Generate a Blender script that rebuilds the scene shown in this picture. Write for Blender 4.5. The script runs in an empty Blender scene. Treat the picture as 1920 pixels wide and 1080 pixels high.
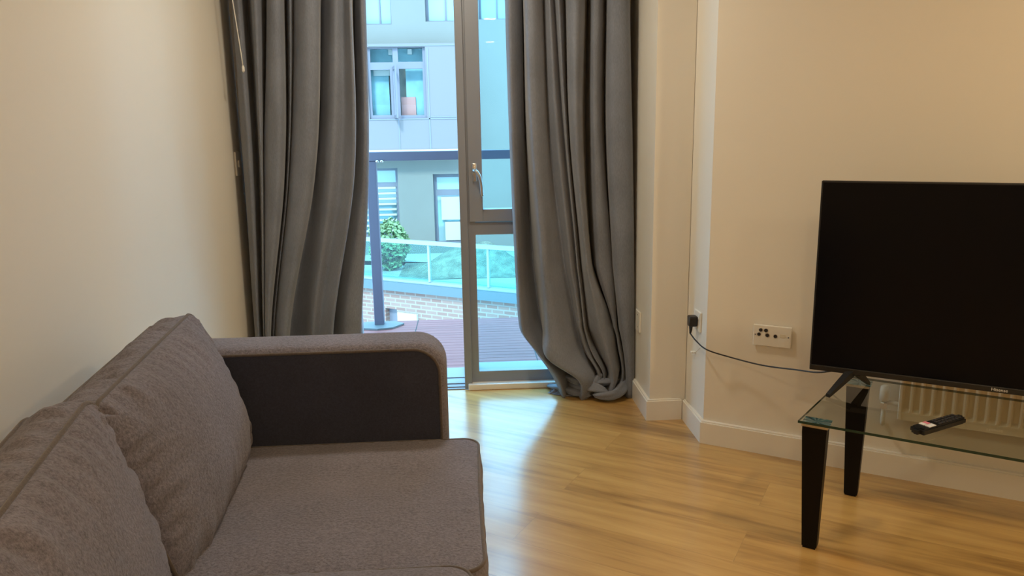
import bpy, bmesh, math, random
from mathutils import Vector, Matrix, noise
from math import sin, cos, pi, radians, atan, atan2, sqrt
random.seed(7)
S = bpy.context.scene
COL = S.collection

# ------------------------------------------------------------------ camera
F = 1400.0; EYE = Vector((0, 0, 1.30))
PITCH = atan(288 / 1400); YAW = radians(3.07); ROLL = -radians(0.97)
fw = Vector((sin(YAW) * cos(PITCH), cos(YAW) * cos(PITCH), -sin(PITCH)))
r0 = Vector((cos(YAW), -sin(YAW), 0)); u0 = r0.cross(fw)
rt = cos(ROLL) * r0 + sin(ROLL) * u0; up = -sin(ROLL) * r0 + cos(ROLL) * u0
cd = bpy.data.cameras.new('camera'); cam = bpy.data.objects.new('camera', cd); COL.objects.link(cam)
cd.sensor_width = 36; cd.lens = F / 1920 * 36; cd.clip_start = 0.02; cd.clip_end = 400
M = Matrix.Identity(4)
for i in range(3):
    M[i][0] = rt[i]; M[i][1] = up[i]; M[i][2] = -fw[i]; M[i][3] = EYE[i]
cam.matrix_world = M
S.camera = cam

# ------------------------------------------------------------------ light
w = bpy.data.worlds.new('sky'); S.world = w; w.use_nodes = True
nt = w.node_tree; bg = nt.nodes['Background']
bg.inputs[0].default_value = (0.36, 0.76, 1.12, 1); bg.inputs[1].default_value = 7.0
sd = bpy.data.lights.new('sun', 'SUN'); so = bpy.data.objects.new('sun', sd); COL.objects.link(so)
sd.energy = 6; sd.angle = radians(8); sd.color = (0.62, 0.93, 1.0)
so.rotation_euler = (radians(48), 0, radians(-12))      # from behind this building, raking the far facade
S.view_settings.view_transform = 'Standard'; S.view_settings.look = 'None'
S.view_settings.gamma = 1; S.view_settings.exposure = 0; S.view_settings.use_curve_mapping = False
LAMPS = [(-0.1, 2.75, 15), (1.95, 1.15, 16), (0.25, -0.3, 11), (1.9, -0.9, 12), (0.3, -2.2, 10)]
LAMPC = (1.0, 0.755, 0.45); LAMPW = (1.0, 0.87, 0.67)     # the lamp nearest the window is a cooler white

# ------------------------------------------------------------------ helpers
def ray(x, y): return fw + rt * ((x - 960) / F) - up * ((y - 540) / F)
def atY(x, y, Y): d = ray(x, y); return EYE + d * (Y / d.y)
def atZ(x, y, z): d = ray(x, y); return EYE + d * ((z - EYE.z) / d.z)
def lerp(a, b, t): return a + (b - a) * t

def mat(name, col=(.8, .8, .8), rough=.5, metal=0, bump=None, var=None, coat=0, sheen=0, spec=.5, emis=None):
    m = bpy.data.materials.new(name); m.use_nodes = True
    t = m.node_tree; b = t.nodes['Principled BSDF']
    b.inputs['Base Color'].default_value = (*col, 1); b.inputs['Roughness'].default_value = rough
    b.inputs['Metallic'].default_value = metal; b.inputs['Specular IOR Level'].default_value = spec
    b.inputs['Coat Weight'].default_value = coat; b.inputs['Sheen Weight'].default_value = sheen
    if emis:
        b.inputs['Emission Color'].default_value = (*emis[0], 1); b.inputs['Emission Strength'].default_value = emis[1]
    tc = t.nodes.new('ShaderNodeTexCoord')
    if var:   # (scale, amount)
        n = t.nodes.new('ShaderNodeTexNoise'); n.inputs['Scale'].default_value = var[0]; n.inputs['Detail'].default_value = 4
        t.links.new(tc.outputs['Object'], n.inputs['Vector'])
        mp = t.nodes.new('ShaderNodeMapRange'); mp.inputs[1].default_value = .3; mp.inputs[2].default_value = .7
        mp.inputs[3].default_value = 1 - var[1]; mp.inputs[4].default_value = 1 + var[1]
        t.links.new(n.outputs[0], mp.inputs[0])
        mx = t.nodes.new('ShaderNodeVectorMath'); mx.operation = 'SCALE'; mx.inputs[0].default_value = col
        t.links.new(mp.outputs[0], mx.inputs['Scale']); t.links.new(mx.outputs[0], b.inputs['Base Color'])
    if bump:  # (scale, strength, distance)
        n = t.nodes.new('ShaderNodeTexNoise'); n.inputs['Scale'].default_value = bump[0]; n.inputs['Detail'].default_value = 3
        t.links.new(tc.outputs['Object'], n.inputs['Vector'])
        bp = t.nodes.new('ShaderNodeBump'); bp.inputs['Strength'].default_value = bump[1]; bp.inputs['Distance'].default_value = bump[2]
        t.links.new(n.outputs[0], bp.inputs['Height']); t.links.new(bp.outputs[0], b.inputs['Normal'])
    return m

def glass(name, tint, ior=1.45, refl=1.0, rough=0.0):
    m = bpy.data.materials.new(name); m.use_nodes = True; t = m.node_tree
    t.nodes.remove(t.nodes['Principled BSDF']); out = t.nodes['Material Output']
    tr = t.nodes.new('ShaderNodeBsdfTransparent'); tr.inputs[0].default_value = (*tint, 1)
    gl = t.nodes.new('ShaderNodeBsdfGlossy'); gl.inputs['Roughness'].default_value = rough
    fr = t.nodes.new('ShaderNodeFresnel'); fr.inputs[0].default_value = ior
    mu = t.nodes.new('ShaderNodeMath'); mu.operation = 'MULTIPLY'; mu.inputs[1].default_value = refl
    mx = t.nodes.new('ShaderNodeMixShader')
    ge = t.nodes.new('ShaderNodeNewGeometry'); iv = t.nodes.new('ShaderNodeMath'); iv.operation = 'SUBTRACT'; iv.inputs[0].default_value = 1
    t.links.new(ge.outputs['Backfacing'], iv.inputs[1]); m2 = t.nodes.new('ShaderNodeMath'); m2.operation = 'MULTIPLY'
    t.links.new(fr.outputs[0], mu.inputs[0]); t.links.new(mu.outputs[0], m2.inputs[0]); t.links.new(iv.outputs[0], m2.inputs[1]); t.links.new(m2.outputs[0], mx.inputs[0])
    t.links.new(tr.outputs[0], mx.inputs[1]); t.links.new(gl.outputs[0], mx.inputs[2]); t.links.new(mx.outputs[0], out.inputs[0])
    return m

def obj(name, bm, m, parent=None, smooth=False, kind=None, label=None):
    me = bpy.data.meshes.new(name)
    bmesh.ops.recalc_face_normals(bm, faces=bm.faces[:])
    bm.to_mesh(me); bm.free()
    ms = m if isinstance(m, (list, tuple)) else [m]
    for x in ms: me.materials.append(x)
    if smooth:
        for p in me.polygons: p.use_smooth = True
    o = bpy.data.objects.new(name, me); COL.objects.link(o)
    if parent:
        o.parent = parent
        o.matrix_parent_inverse = Matrix.Identity(4)
        if parent.get('_w'):       # parts are written in world coordinates
            pass
    if kind: o['kind'] = kind
    if label: o['label'] = label
    return o

def empty(name, label=None, cat=None, group=None, kind=None, loc=(0, 0, 0), rotz=0):
    o = bpy.data.objects.new(name, None); COL.objects.link(o); o.empty_display_size = .1
    o.location = loc; o.rotation_euler = (0, 0, rotz)
    if label: o['label'] = label
    if cat: o['category'] = cat
    if group: o['group'] = group
    if kind: o['kind'] = kind
    return o

def tag(o, label, cat, group=None, kind=None):
    o['label'] = label; o['category'] = cat
    if group: o['group'] = group
    if kind: o['kind'] = kind
    return o

def bx(bm, x0, x1, y0, y1, z0, z1, M=None, bev=0, mi=0):
    vs = [bm.verts.new((x, y, z)) for z in (z0, z1) for x, y in ((x0, y0), (x1, y0), (x1, y1), (x0, y1))]
    fs = [bm.faces.new([vs[i] for i in f]) for f in ((3, 2, 1, 0), (4, 5, 6, 7), (0, 1, 5, 4), (1, 2, 6, 5), (2, 3, 7, 6), (3, 0, 4, 7))]
    for f in fs: f.material_index = mi
    if bev:
        es = list({e for f in fs for e in f.edges})
        r = bmesh.ops.bevel(bm, geom=es, offset=bev, segments=2, affect='EDGES', profile=.5)
        vs = list({v for f in r['faces'] for v in f.verts} | {v for v in vs if v.is_valid})
    if M is not None:
        for v in vs: v.co = M @ v.co
    return vs

def box(name, x0, x1, y0, y1, z0, z1, m, parent=None, bev=0, M=None, kind=None, label=None, smooth=False):
    bm = bmesh.new(); bx(bm, x0, x1, y0, y1, z0, z1, M, bev)
    return obj(name, bm, m, parent, smooth, kind, label)

def frames(pts):
    out = []; n = len(pts); prev = None
    for i, p in enumerate(pts):
        t = (pts[min(i + 1, n - 1)] - pts[max(i - 1, 0)]).normalized()
        if prev is None:
            a = Vector((0, 0, 1)) if abs(t.z) < .9 else Vector((1, 0, 0))
            s = t.cross(a).normalized()
        else:
            s = (prev - t * prev.dot(t)).normalized()
        prev = s; out.append((p, s, t.cross(s)))
    return out

def tube(bm, pts, r, seg=8, closed=False, cap=True, mi=0):
    pts = [Vector(p) for p in pts]; rings = []
    n = len(pts)
    if closed:
        fr = []; prev = None
        for i in range(n):
            t = (pts[(i + 1) % n] - pts[i - 1]).normalized()
            if prev is None:
                a = Vector((0, 0, 1)) if abs(t.z) < .9 else Vector((1, 0, 0)); s = t.cross(a).normalized()
            else: s = (prev - t * prev.dot(t)).normalized()
            prev = s; fr.append((pts[i], s, t.cross(s)))
    else: fr = frames(pts)
    for i, (p, s, b) in enumerate(fr):
        rr = r[i] if isinstance(r, (list, tuple)) else r
        rings.append([bm.verts.new(p + rr * (cos(2 * pi * k / seg) * s + sin(2 * pi * k / seg) * b)) for k in range(seg)])
    for i in range(n if closed else n - 1):
        A = rings[i]; B = rings[(i + 1) % n]
        for k in range(seg):
            f = bm.faces.new((A[k], A[(k + 1) % seg], B[(k + 1) % seg], B[k])); f.material_index = mi
    if cap and not closed:
        bm.faces.new(rings[0][::-1]); bm.faces.new(rings[-1])
    return bm

def smoothpath(pts, n=8):
    pts = [Vector(p) for p in pts]; out = []
    P = [2 * pts[0] - pts[1]] + pts + [2 * pts[-1] - pts[-2]]
    for i in range(1, len(P) - 2):
        for k in range(n):
            t = k / n; a, b, c, d = P[i - 1], P[i], P[i + 1], P[i + 2]
            out.append(.5 * ((2 * b) + (c - a) * t + (2 * a - 5 * b + 4 * c - d) * t * t + (3 * b - a - 3 * c + d) * t ** 3))
    out.append(pts[-1]); return out

def lathe(bm, prof, c, axis='Z', seg=24, M=None):
    rings = []
    for r, h in prof:
        ring = []
        for k in range(seg):
            a = 2 * pi * k / seg
            v = Vector((r * cos(a), r * sin(a), h))
            if axis == 'Y': v = Vector((v.x, v.z, v.y))
            if axis == 'X': v = Vector((v.z, v.x, v.y))
            if M is not None: v = M @ v
            ring.append(bm.verts.new(Vector(c) + v))
        rings.append(ring)
    for i in range(len(rings) - 1):
        for k in range(seg):
            bm.faces.new((rings[i][k], rings[i][(k + 1) % seg], rings[i + 1][(k + 1) % seg], rings[i + 1][k]))
    bm.faces.new(rings[0][::-1]); bm.faces.new(rings[-1])

def prism(bm, poly, a0, a1, axis='Y', M=None):
    """poly in the two other axes"""
    def mk(p, h):
        v = {'Y': Vector((p[0], h, p[1])), 'X': Vector((h, p[0], p[1])), 'Z': Vector((p[0], p[1], h))}[axis]
        return bm.verts.new(M @ v if M is not None else v)
    A = [mk(p, a0) for p in poly]; B = [mk(p, a1) for p in poly]; n = len(poly)
    bm.faces.new(A[::-1]); bm.faces.new(B)
    for i in range(n): bm.faces.new((A[i], A[(i + 1) % n], B[(i + 1) % n], B[i]))

def wallholes(bm, x0, x1, z0, z1, holes, yf, yb):
    """vertical slab facing -Y at yf, back at yb, with rectangular through holes (x0,x1,z0,z1)"""
    xs = sorted({x0, x1, *[h[0] for h in holes], *[h[1] for h in holes]}); xs = [x for x in xs if x0 <= x <= x1]
    zs = sorted({z0, z1, *[h[2] for h in holes], *[h[3] for h in holes]}); zs = [z for z in zs if z0 <= z <= z1]
    def hole(i, j):
        if i < 0 or j < 0 or i >= len(xs) - 1 or j >= len(zs) - 1: return True
        cx = (xs[i] + xs[i + 1]) / 2; cz = (zs[j] + zs[j + 1]) / 2
        return any(h[0] < cx < h[1] and h[2] < cz < h[3] for h in holes)
    for i in range(len(xs) - 1):
        for j in range(len(zs) - 1):
            if hole(i, j): continue
            a, b, c, d = xs[i], xs[i + 1], zs[j], zs[j + 1]
            q = lambda *p: bm.faces.new([bm.verts.new(v) for v in p])
            q((a, yf, c), (b, yf, c), (b, yf, d), (a, yf, d)); q((a, yb, d), (b, yb, d), (b, yb, c), (a, yb, c))
            if hole(i - 1, j): q((a, yb, c), (a, yf, c), (a, yf, d), (a, yb, d))
            if hole(i + 1, j): q((b, yf, c), (b, yb, c), (b, yb, d), (b, yf, d))
            if hole(i, j - 1): q((a, yb, c), (b, yb, c), (b, yf, c), (a, yf, c))
            if hole(i, j + 1): q((a, yf, d), (b, yf, d), (b, yb, d), (a, yb, d))
    bmesh.ops.remove_doubles(bm, verts=bm.verts[:], dist=1e-5)

# ------------------------------------------------------------------ materials
M_wall = mat('cream_paint', (.80, .755, .67), .6, bump=(350, .05, .002), var=(1.5, .015))
M_ceil = mat('white_ceiling_paint', (.85, .83, .78), .7)
M_base = mat('white_gloss_paint', (.84, .80, .72), .3)
M_plast = mat('white_plastic', (.80, .77, .70), .35)
M_black = mat('black_plastic', (.012, .012, .013), .4)
M_screen = mat('dark_screen', (.004, .004, .006), .22, spec=.12)
M_legblk = mat('black_lacquered_wood', (.006, .005, .005), .4, var=(3, .1), spec=.15)
M_hole = mat('dark_socket_hole', (.02, .017, .015), .6)
M_alu = mat('grey_aluminium', (.27, .29, .33), .42, metal=.25, spec=.5)
M_alu2 = mat('pale_aluminium', (.24, .27, .31), .4, metal=0)
M_chrome = mat('satin_steel', (.62, .60, .57), .28, metal=1)
M_rad = mat('radiator_enamel', (.72, .66, .52), .4)
M_pipe = mat('white_painted_pipe', (.78, .76, .70), .35)
M_glassw = glass('window_glass', (.84, .97, 1.0), 1.45, .15)
M_glassb = glass('balcony_glass', (.97, 1.0, 1.0), 1.2, 1.0)
M_glassf = glass('green_balustrade_glass', (.62, .90, .90), 1.45, 1.0)
M_glasst = glass('clear_table_glass', (.90, .93, .91), 1.52, 1.25)
M_gedge = mat('green_glass_edge', (.012, .045, .035), .12)
M_lamp = mat('lamp_diffuser', (.9, .85, .7), .5, emis=(LAMPC, 8))
M_white = mat('white_ink', (.8, .8, .8), .5)
M_pink = mat('pink_ink', (.75, .25, .33), .5)

def fabric(name, col, scale, bumpS, bumpD, speck, sheen=.3, stretch=(1, 1, 1)):
    m = bpy.data.materials.new(name); m.use_nodes = True; t = m.node_tree; b = t.nodes['Principled BSDF']
    b.inputs['Roughness'].default_value = .9; b.inputs['Sheen Weight'].default_value = sheen; b.inputs['Specular IOR Level'].default_value = .25
    b.inputs['Sheen Roughness'].default_value = .5
    tc = t.nodes.new('ShaderNodeTexCoord'); mp = t.nodes.new('ShaderNodeMapping'); mp.inputs['Scale'].default_value = stretch
    t.links.new(tc.outputs['Object'], mp.inputs['Vector'])
    n = t.nodes.new('ShaderNodeTexNoise'); n.inputs['Scale'].default_value = scale; n.inputs['Detail'].default_value = 5; n.inputs['Roughness'].default_value = .7
    n2 = t.nodes.new('ShaderNodeTexNoise'); n2.inputs['Scale'].default_value = 6; n2.inputs['Detail'].default_value = 3
    t.links.new(mp.outputs[0], n.inputs['Vector']); t.links.new(tc.outputs['Object'], n2.inputs['Vector'])
    r = t.nodes.new('ShaderNodeValToRGB')
    r.color_ramp.elements[0].position = .32; r.color_ramp.elements[1].position = .68
    r.color_ramp.elements[0].color = (*[c * (1 - speck) for c in col], 1); r.color_ramp.elements[1].color = (*[c * (1 + speck) for c in col], 1)
    t.links.new(n.outputs[0], r.inputs[0])
    mr = t.nodes.new('ShaderNodeMapRange'); mr.inputs[1].default_value = .3; mr.inputs[2].default_value = .7; mr.inputs[3].default_value = .9; mr.inputs[4].default_value = 1.1
    t.links.new(n2.outputs[0], mr.inputs[0])
    vm = t.nodes.new('ShaderNodeVectorMath'); vm.operation = 'SCALE'
    t.links.new(r.outputs[0], vm.inputs[0]); t.links.new(mr.outputs[0], vm.inputs['Scale']); t.links.new(vm.outputs[0], b.inputs['Base Color'])
    bp = t.nodes.new('ShaderNodeBump'); bp.inputs['Strength'].default_value = bumpS; bp.inputs['Distance'].default_value = bumpD
    t.links.new(n.outputs[0], bp.inputs['Height']); t.links.new(bp.outputs[0], b.inputs['Normal'])
    return m
M_sofa = fabric('brown_grey_sofa_fabric', (.196, .181, .228), 150, 1.0, .006, .42)
M_sofapipe = fabric('brown_piping_fabric', (.11, .088, .078), 200, .5, .002, .2)
M_sofashade = fabric('shaded_arm_fabric', (.043, .046, .070), 250, .5, .002, .2, sheen=.05)  # sofa fabric darkened to carry the shade on the inner arm face
M_curt = fabric('grey_curtain_fabric', (.195, .212, .255), 260, .35, .0015, .14, sheen=.25, stretch=(1, 1, .25))

def floor_mat():
    m = bpy.data.materials.new('oak_laminate'); m.use_nodes = True; t = m.node_tree; b = t.nodes['Principled BSDF']
    L = t.links.new; N = t.nodes.new
    tc = N('ShaderNodeTexCoord'); mp = N('ShaderNodeMapping'); mp.inputs['Rotation'].default_value = (0, 0, radians(32.2))
    mp.inputs['Location'].default_value = (.43, .06, 0)
    L(tc.outputs['Object'], mp.inputs['Vector'])
    br = N('ShaderNodeTexBrick'); br.inputs['Scale'].default_value = 1; br.inputs['Brick Width'].default_value = 1.8
    br.inputs['Row Height'].default_value = .20; br.inputs['Mortar Size'].default_value = .0007; br.inputs['Mortar Smooth'].default_value = .3
    br.offset = .37; br.inputs['Color1'].default_value = (0, 0, 0, 1); br.inputs['Color2'].default_value = (1, 1, 1, 1); br.inputs['Mortar'].default_value = (.5, .5, .5, 1)
    L(mp.outputs[0], br.inputs['Vector'])
    ad = N('ShaderNodeVectorMath'); ad.operation = 'MULTIPLY_ADD'; ad.inputs[1].default_value = (13, 7, 0)
    L(br.outputs['Color'], ad.inputs[0]); L(mp.outputs[0], ad.inputs[2])
    m2 = N('ShaderNodeMapping'); m2.inputs['Scale'].default_value = (1.3, 16, 1); L(ad.outputs[0], m2.inputs['Vector'])
    n1 = N('ShaderNodeTexNoise'); n1.inputs['Scale'].default_value = 1.5; n1.inputs['Detail'].default_value = 8; n1.inputs['Roughness'].default_value = .62; n1.inputs['Distortion'].default_value = .5
    L(m2.outputs[0], n1.inputs['Vector'])
    m3 = N('ShaderNodeMapping'); m3.inputs['Scale'].default_value = (1.6, 5.0, 1); L(ad.outputs[0], m3.inputs['Vector'])
    n2 = N('ShaderNodeTexNoise'); n2.inputs['Scale'].default_value = 1.2; n2.inputs['Detail'].default_value = 3; L(m3.outputs[0], n2.inputs['Vector'])
    r = N('ShaderNodeValToRGB'); e = r.color_ramp.elements
    e[0].position = .34; e[0].color = (.30, .155, .043, 1); e[1].position = .70; e[1].color = (.70, .44, .150, 1)
    x = e.new(.5); x.color = (.55, .32, .096, 1)
    mixv = N('ShaderNodeMath'); mixv.operation = 'ADD'
    k1 = N('ShaderNodeMath'); k1.operation = 'MULTIPLY'; k1.inputs[1].default_value = .55; L(n1.outputs[0], k1.inputs[0])
    k2 = N('ShaderNodeMath'); k2.operation = 'MULTIPLY'; k2.inputs[1].default_value = .40; L(n2.outputs[0], k2.inputs[0])
    L(k1.outputs[0], mixv.inputs[0]); L(k2.outputs[0], mixv.inputs[1])
    k3 = N('ShaderNodeMath'); k3.operation = 'MULTIPLY_ADD'; k3.inputs[1].default_value = .09; L(br.outputs['Color'], k3.inputs[0]); L(mixv.outputs[0], k3.inputs[2])
    L(k3.outputs[0], r.inputs[0])
    dk = N('ShaderNodeMix'); dk.data_type = 'RGBA'; dk.inputs['B'].default_value = (.20, .11, .04, 1)
    mf = N('ShaderNodeMath'); mf.operation = 'MULTIPLY'; mf.inputs[1].default_value = .55; L(br.outputs['Fac'], mf.inputs[0])
    L(mf.outputs[0], dk.inputs['Factor']); L(r.outputs[0], dk.inputs['A']); L(dk.outputs['Result'], b.inputs['Base Color'])
    b.inputs['Roughness'].default_value = .36; b.inputs['Specular IOR Level'].default_value = .5
    b.inputs['Coat Weight'].default_value = 1; b.inputs['Coat Roughness'].default_value = .2; b.inputs['Coat IOR'].default_value = 1.6
    bp = N('ShaderNodeBump'); bp.inputs['Strength'].default_value = .12; bp.inputs['Distance'].default_value = .002
    L(n1.outputs[0], bp.inputs['Height']); L(bp.outputs[0], b.inputs['Normal'])
    return m
M_floor = floor_mat()

def brick_mat(name, c1, c2, mortar, scale_w, row, msize):
    m = bpy.data.materials.new(name); m.use_nodes = True; t = m.node_tree; b = t.nodes['Principled BSDF']
    tc = t.nodes.new('ShaderNodeTexCoord'); sx = t.nodes.new('ShaderNodeSeparateXYZ'); cx = t.nodes.new('ShaderNodeCombineXYZ')
    t.links.new(tc.outputs['Object'], sx.inputs[0]); t.links.new(sx.outputs[0], cx.inputs[0]); t.links.new(sx.outputs[2], cx.inputs[1])
    br = t.nodes.new('ShaderNodeTexBrick'); br.inputs['Scale'].default_value = 1; br.inputs['Brick Width'].default_value = scale_w
    br.inputs['Row Height'].default_value = row; br.inputs['Mortar Size'].default_value = msize
    br.inputs['Color1'].default_value = (*c1, 1); br.inputs['Color2'].default_value = (*c2, 1); br.inputs['Mortar'].default_value = (*mortar, 1)
    t.links.new(cx.outputs[0], br.inputs['Vector']); t.links.new(br.outputs['Color'], b.inputs['Base Color']); b.inputs['Roughness'].default_value = .85
    return m
M_brick = brick_mat('pale_pink_brick', (.20, .095, .075), (.235, .13, .105), (.25, .18, .15), .24, .08, .013)
M_render = mat('white_render', (.150, .133, .114), .8, var=(.7, .05))
M_clad = mat('pale_lilac_cladding', (.150, .120, .118), .45, var=(.3, .02))
M_cladjoint = mat('cladding_joint', (.15, .14, .16), .6)
M_wframe = mat('pale_window_frame', (.14, .12, .14), .4)
M_pane = mat('reflective_far_glass', (.20, .27, .28), .05, spec=1.0)
M_pcurt = mat('teal_far_curtain', (.17, .27, .29), .8, var=(2, .25))
M_blind = mat('white_far_blind', (.38, .34, .31), .8)
M_coral = mat('coral_far_cushion', (.36, .15, .13), .8)
M_slat = mat('grey_reflection_slat', (.30, .36, .42), .5)
M_cop = mat('grey_coping', (.08, .10, .11), .6)
M_gravel = mat('pale_gravel', (.20, .17, .12), .9, var=(6, .4), bump=(30, 1, .05))
M_leaf = mat('green_leaf', (.14, .19, .08), .6, var=(3, .35))
M_post = mat('grey_steel_post', (.11, .105, .15), .45, metal=.1)
M_plate = mat('teal_grey_plate', (.13, .15, .16), .5)
M_ground = mat('courtyard_paving', (.5, .47, .44), .9, var=(1, .1))

def deck_mat():
    m = bpy.data.materials.new('red_brown_decking'); m.use_nodes = True; t = m.node_tree; b = t.nodes['Principled BSDF']
    L = t.links.new; N = t.nodes.new
    tc = N('ShaderNodeTexCoord'); mp = N('ShaderNodeMapping'); mp.inputs['Scale'].default_value = (1, 30, 1); L(tc.outputs['Object'], mp.inputs['Vector'])
    n = N('ShaderNodeTexNoise'); n.inputs['Scale'].default_value = 2; n.inputs['Detail'].default_value = 5; L(mp.outputs[0], n.inputs['Vector'])
    r = N('ShaderNodeValToRGB'); r.color_ramp.elements[0].color = (.20, .064, .060, 1); r.color_ramp.elements[1].color = (.315, .108, .10, 1)
    r.color_ramp.elements[0].position = .3; r.color_ramp.elements[1].position = .7
    L(n.outputs[0], r.inputs[0]); L(r.outputs[0], b.inputs['Base Color']); b.inputs['Roughness'].default_value = .6
    return m
M_deck = deck_mat()

# ------------------------------------------------------------------ the room
ZC = 2.45; XL = -1.10; YW = 3.75; YB = -3.2; XR = 3.1
WA = Vector((.953, 2.950, 0)); WD = Vector((.848, -.530, 0)).normalized(); WN = Vector((-WD.y, WD.x, 0))   # angled wall: start, direction, away from room
def onwall(s, o, z=0): return WA + WD * s - WN * o + Vector((0, 0, z))
MW = Matrix(((WD.x, WN.x, 0, WA.x), (WD.y, WN.y, 0, WA.y), (0, 0, 1, 0), (0, 0, 0, 1)))   # local x along wall, y away from room
SE = (XR - WA.x) / WD.x; YE = WA.y + WD.y * SE
box('floor', XL - .1, XR + .1, YB - .1, 3.72, -.05, 0, M_floor, kind='structure')
box('ceiling', XL - .1, XR + .1, YB - .1, YW + .25, ZC, ZC + .1, M_ceil, kind='structure')
box('wall_left', XL - .12, XL, YB, YW + .25, 0, ZC, M_wall, kind='structure')
box('wall_back', XL, XR, YB - .12, YB, 0, ZC, M_wall, kind='structure')
box('wall_right', XR, XR + .12, YB, YE, 0, ZC, M_wall, kind='structure')
bm = bmesh.new(); wallholes(bm, XL, .795, 0, ZC, [(-.83, .70, -.1, 2.30)], YW, YW + .25)
obj('wall_window', bm, M_wall, kind='structure')
# pier beside the window, recess and angled television wall: one solid plan
bm = bmesh.new()
prism(bm, [(.797, 4.0), (.797, 3.22), (.962, 3.22), (.962, 4.0)], 0, ZC, 'Z')
obj('wall_pier', bm, M_wall, kind='structure')
bm = bmesh.new()
e = onwall(SE, 0)
prism(bm, [(.964, 4.0), (.964, WA.y), (e.x, e.y), (e.x + .12, 4.0)], 0, ZC, 'Z')
obj('wall_television_side', bm, M_wall, kind='structure')
# baseboards
BH = .098
def baseboard(name, poly):
    bm = bmesh.new(); prism(bm, poly, 0, BH, 'Z')
    tops = [e for e in bm.edges if all(v.co.z > BH - 1e-4 for v in e.verts)]
    bmesh.ops.bevel(bm, geom=tops, offset=.006, segments=2, affect='EDGES')
    return obj(name, bm, M_base, kind='structure')
T = .018
baseboard('baseboard_pier', [(.797, 3.74), (.797 - T, 3.74), (.797 - T, 3.22 - T), (.962 - T, 3.22 - T), (.962 - T, 3.22), (.797, 3.22)])
a0 = onwall(0, 0); a1 = onwall(0, T); b0 = onwall(SE - .01, 0); b1 = onwall(SE - .01, T)
cx = .964 - T; cy = (WA - WN * T).y + (cx - (WA - WN * T).x) * WD.y / WD.x
baseboard('baseboard_television_side', [(.963, 3.22), (cx, 3.22 - T - .0005), (cx, cy), (b1.x, b1.y), (b0.x, b0.y), (.963, WA.y)])
baseboard('baseboard_left', [(XL, 3.74), (XL, YB), (XL + T, YB), (XL + T, 3.74)])

# floor-standing cream step under the fixed window
box('trim_1', -.036, .776, 3.70, 3.79, 0, .031, M_base, bev=.004, kind='structure')
# window 1: opening sash above a fixed pane
wd = empty('window_1', kind='structure')
Z1 = 2.29
bm = bmesh.new()
bx(bm, -.054, -.016, 3.722, 3.86, .0, Z1, bev=.002)
obj('mullion', bm, M_alu, wd)
bm = bmesh.new()
bx(bm, -.016, .022, 3.745, 3.84, .031, Z1); bx(bm, .66, .698, 3.745, 3.84, .031, Z1)
bx(bm, .022, .66, 3.745, 3.84, .031, .088); bx(bm, .022, .66, 3.745, 3.84, .807, .868); bx(bm, .022, .66, 3.745, 3.84, Z1 - .06, Z1)
obj('window_frame', bm, M_alu, wd)
bm = bmesh.new()
bx(bm, -.006, .062, 3.732, 3.80, .874, Z1 - .05, bev=.002); bx(bm, .60, .65, 3.732, 3.80, .874, Z1 - .05, bev=.002)
bx(bm, .062, .60, 3.732, 3.80, .874, .936, bev=.002); bx(bm, .062, .60, 3.732, 3.80, Z1 - .11, Z1 - .05, bev=.002)
obj('opening_sash', bm, M_alu, wd)
box('pane', .062, .60, 3.762, 3.768, .936, Z1 - .11, M_glassw, wd)
box('pane', .022, .66, 3.782, 3.788, .088, .807, M_glassw, wd)
bm = bmesh.new()
bx(bm, .012, .036, 3.720, 3.732, 1.075, 1.165, bev=.004); 
tube(bm, smoothpath([(.024, 3.722, 1.13), (.024, 3.695, 1.13), (.034, 3.682, 1.125), (.048, 3.680, 1.10), (.055, 3.682, 1.06), (.058, 3.684, 1.005)], 5), [.011] * 6 + [.0085] * 20, 8)
obj('handle', bm, M_chrome, wd, smooth=True)
# door 1: sliding glazed leaf parked behind the left curtain, frame and threshold
dr = empty('door_1', kind='structure')
bm = bmesh.new()
bx(bm, -.828, -.79, 3.76, 3.90, 0, Z1); bx(bm, -.79, -.054, 3.76, 3.90, Z1 - .05, Z1)
obj('door_frame', bm, M_alu, dr)
bm = bmesh.new()
for a in ((-.79, -.76), (-.62, -.585)): bx(bm, a[0], a[1], 3.84, 3.89, .03, Z1 - .05)
bx(bm, -.76, -.62, 3.84, 3.89, .03, .11); bx(bm, -.76, -.62, 3.84, 3.89, Z1 - .12, Z1 - .05)
obj('door_leaf', bm, M_alu, dr)
box('pane', -.76, -.62, 3.862, 3.868, .11, Z1 - .12, M_glassw, dr)
bm = bmesh.new()
bx(bm, -.828, -.054, 3.72, 4.09, -.03, .004)
for y in (3.745, 3.80, 3.90): bx(bm, -.828, -.054, y, y + .010, .004, .009)
obj('threshold', bm, M_alu2, dr)
box('trim_2', -.054, .80, 3.84, 4.09, -.03, .03, M_alu2, kind='structure')

# unseen upper wall, added to keep sky light off the far facade
box('wall_sky_block', -12, 12, YW + .12, YW + .25, ZC + .1, 6.0, mat('grey_sky_block', (.55, .54, .52), .8), kind='structure')

# ------------------------------------------------------------------ balcony
bm = bmesh.new()
y = 4.09
while y < 5.24:
    bx(bm, -2.2, 2.2, y, min(y + .057, 5.25), -.04, .0); y += .0605
dk = obj('balcony_deck', bm, M_deck, kind='structure')
bm = bmesh.new(); bx(bm, -2.2, 2.2, 4.0, 5.26, -.30, -.042); obj('balcony_slab', bm, M_cop, kind='structure')
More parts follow.
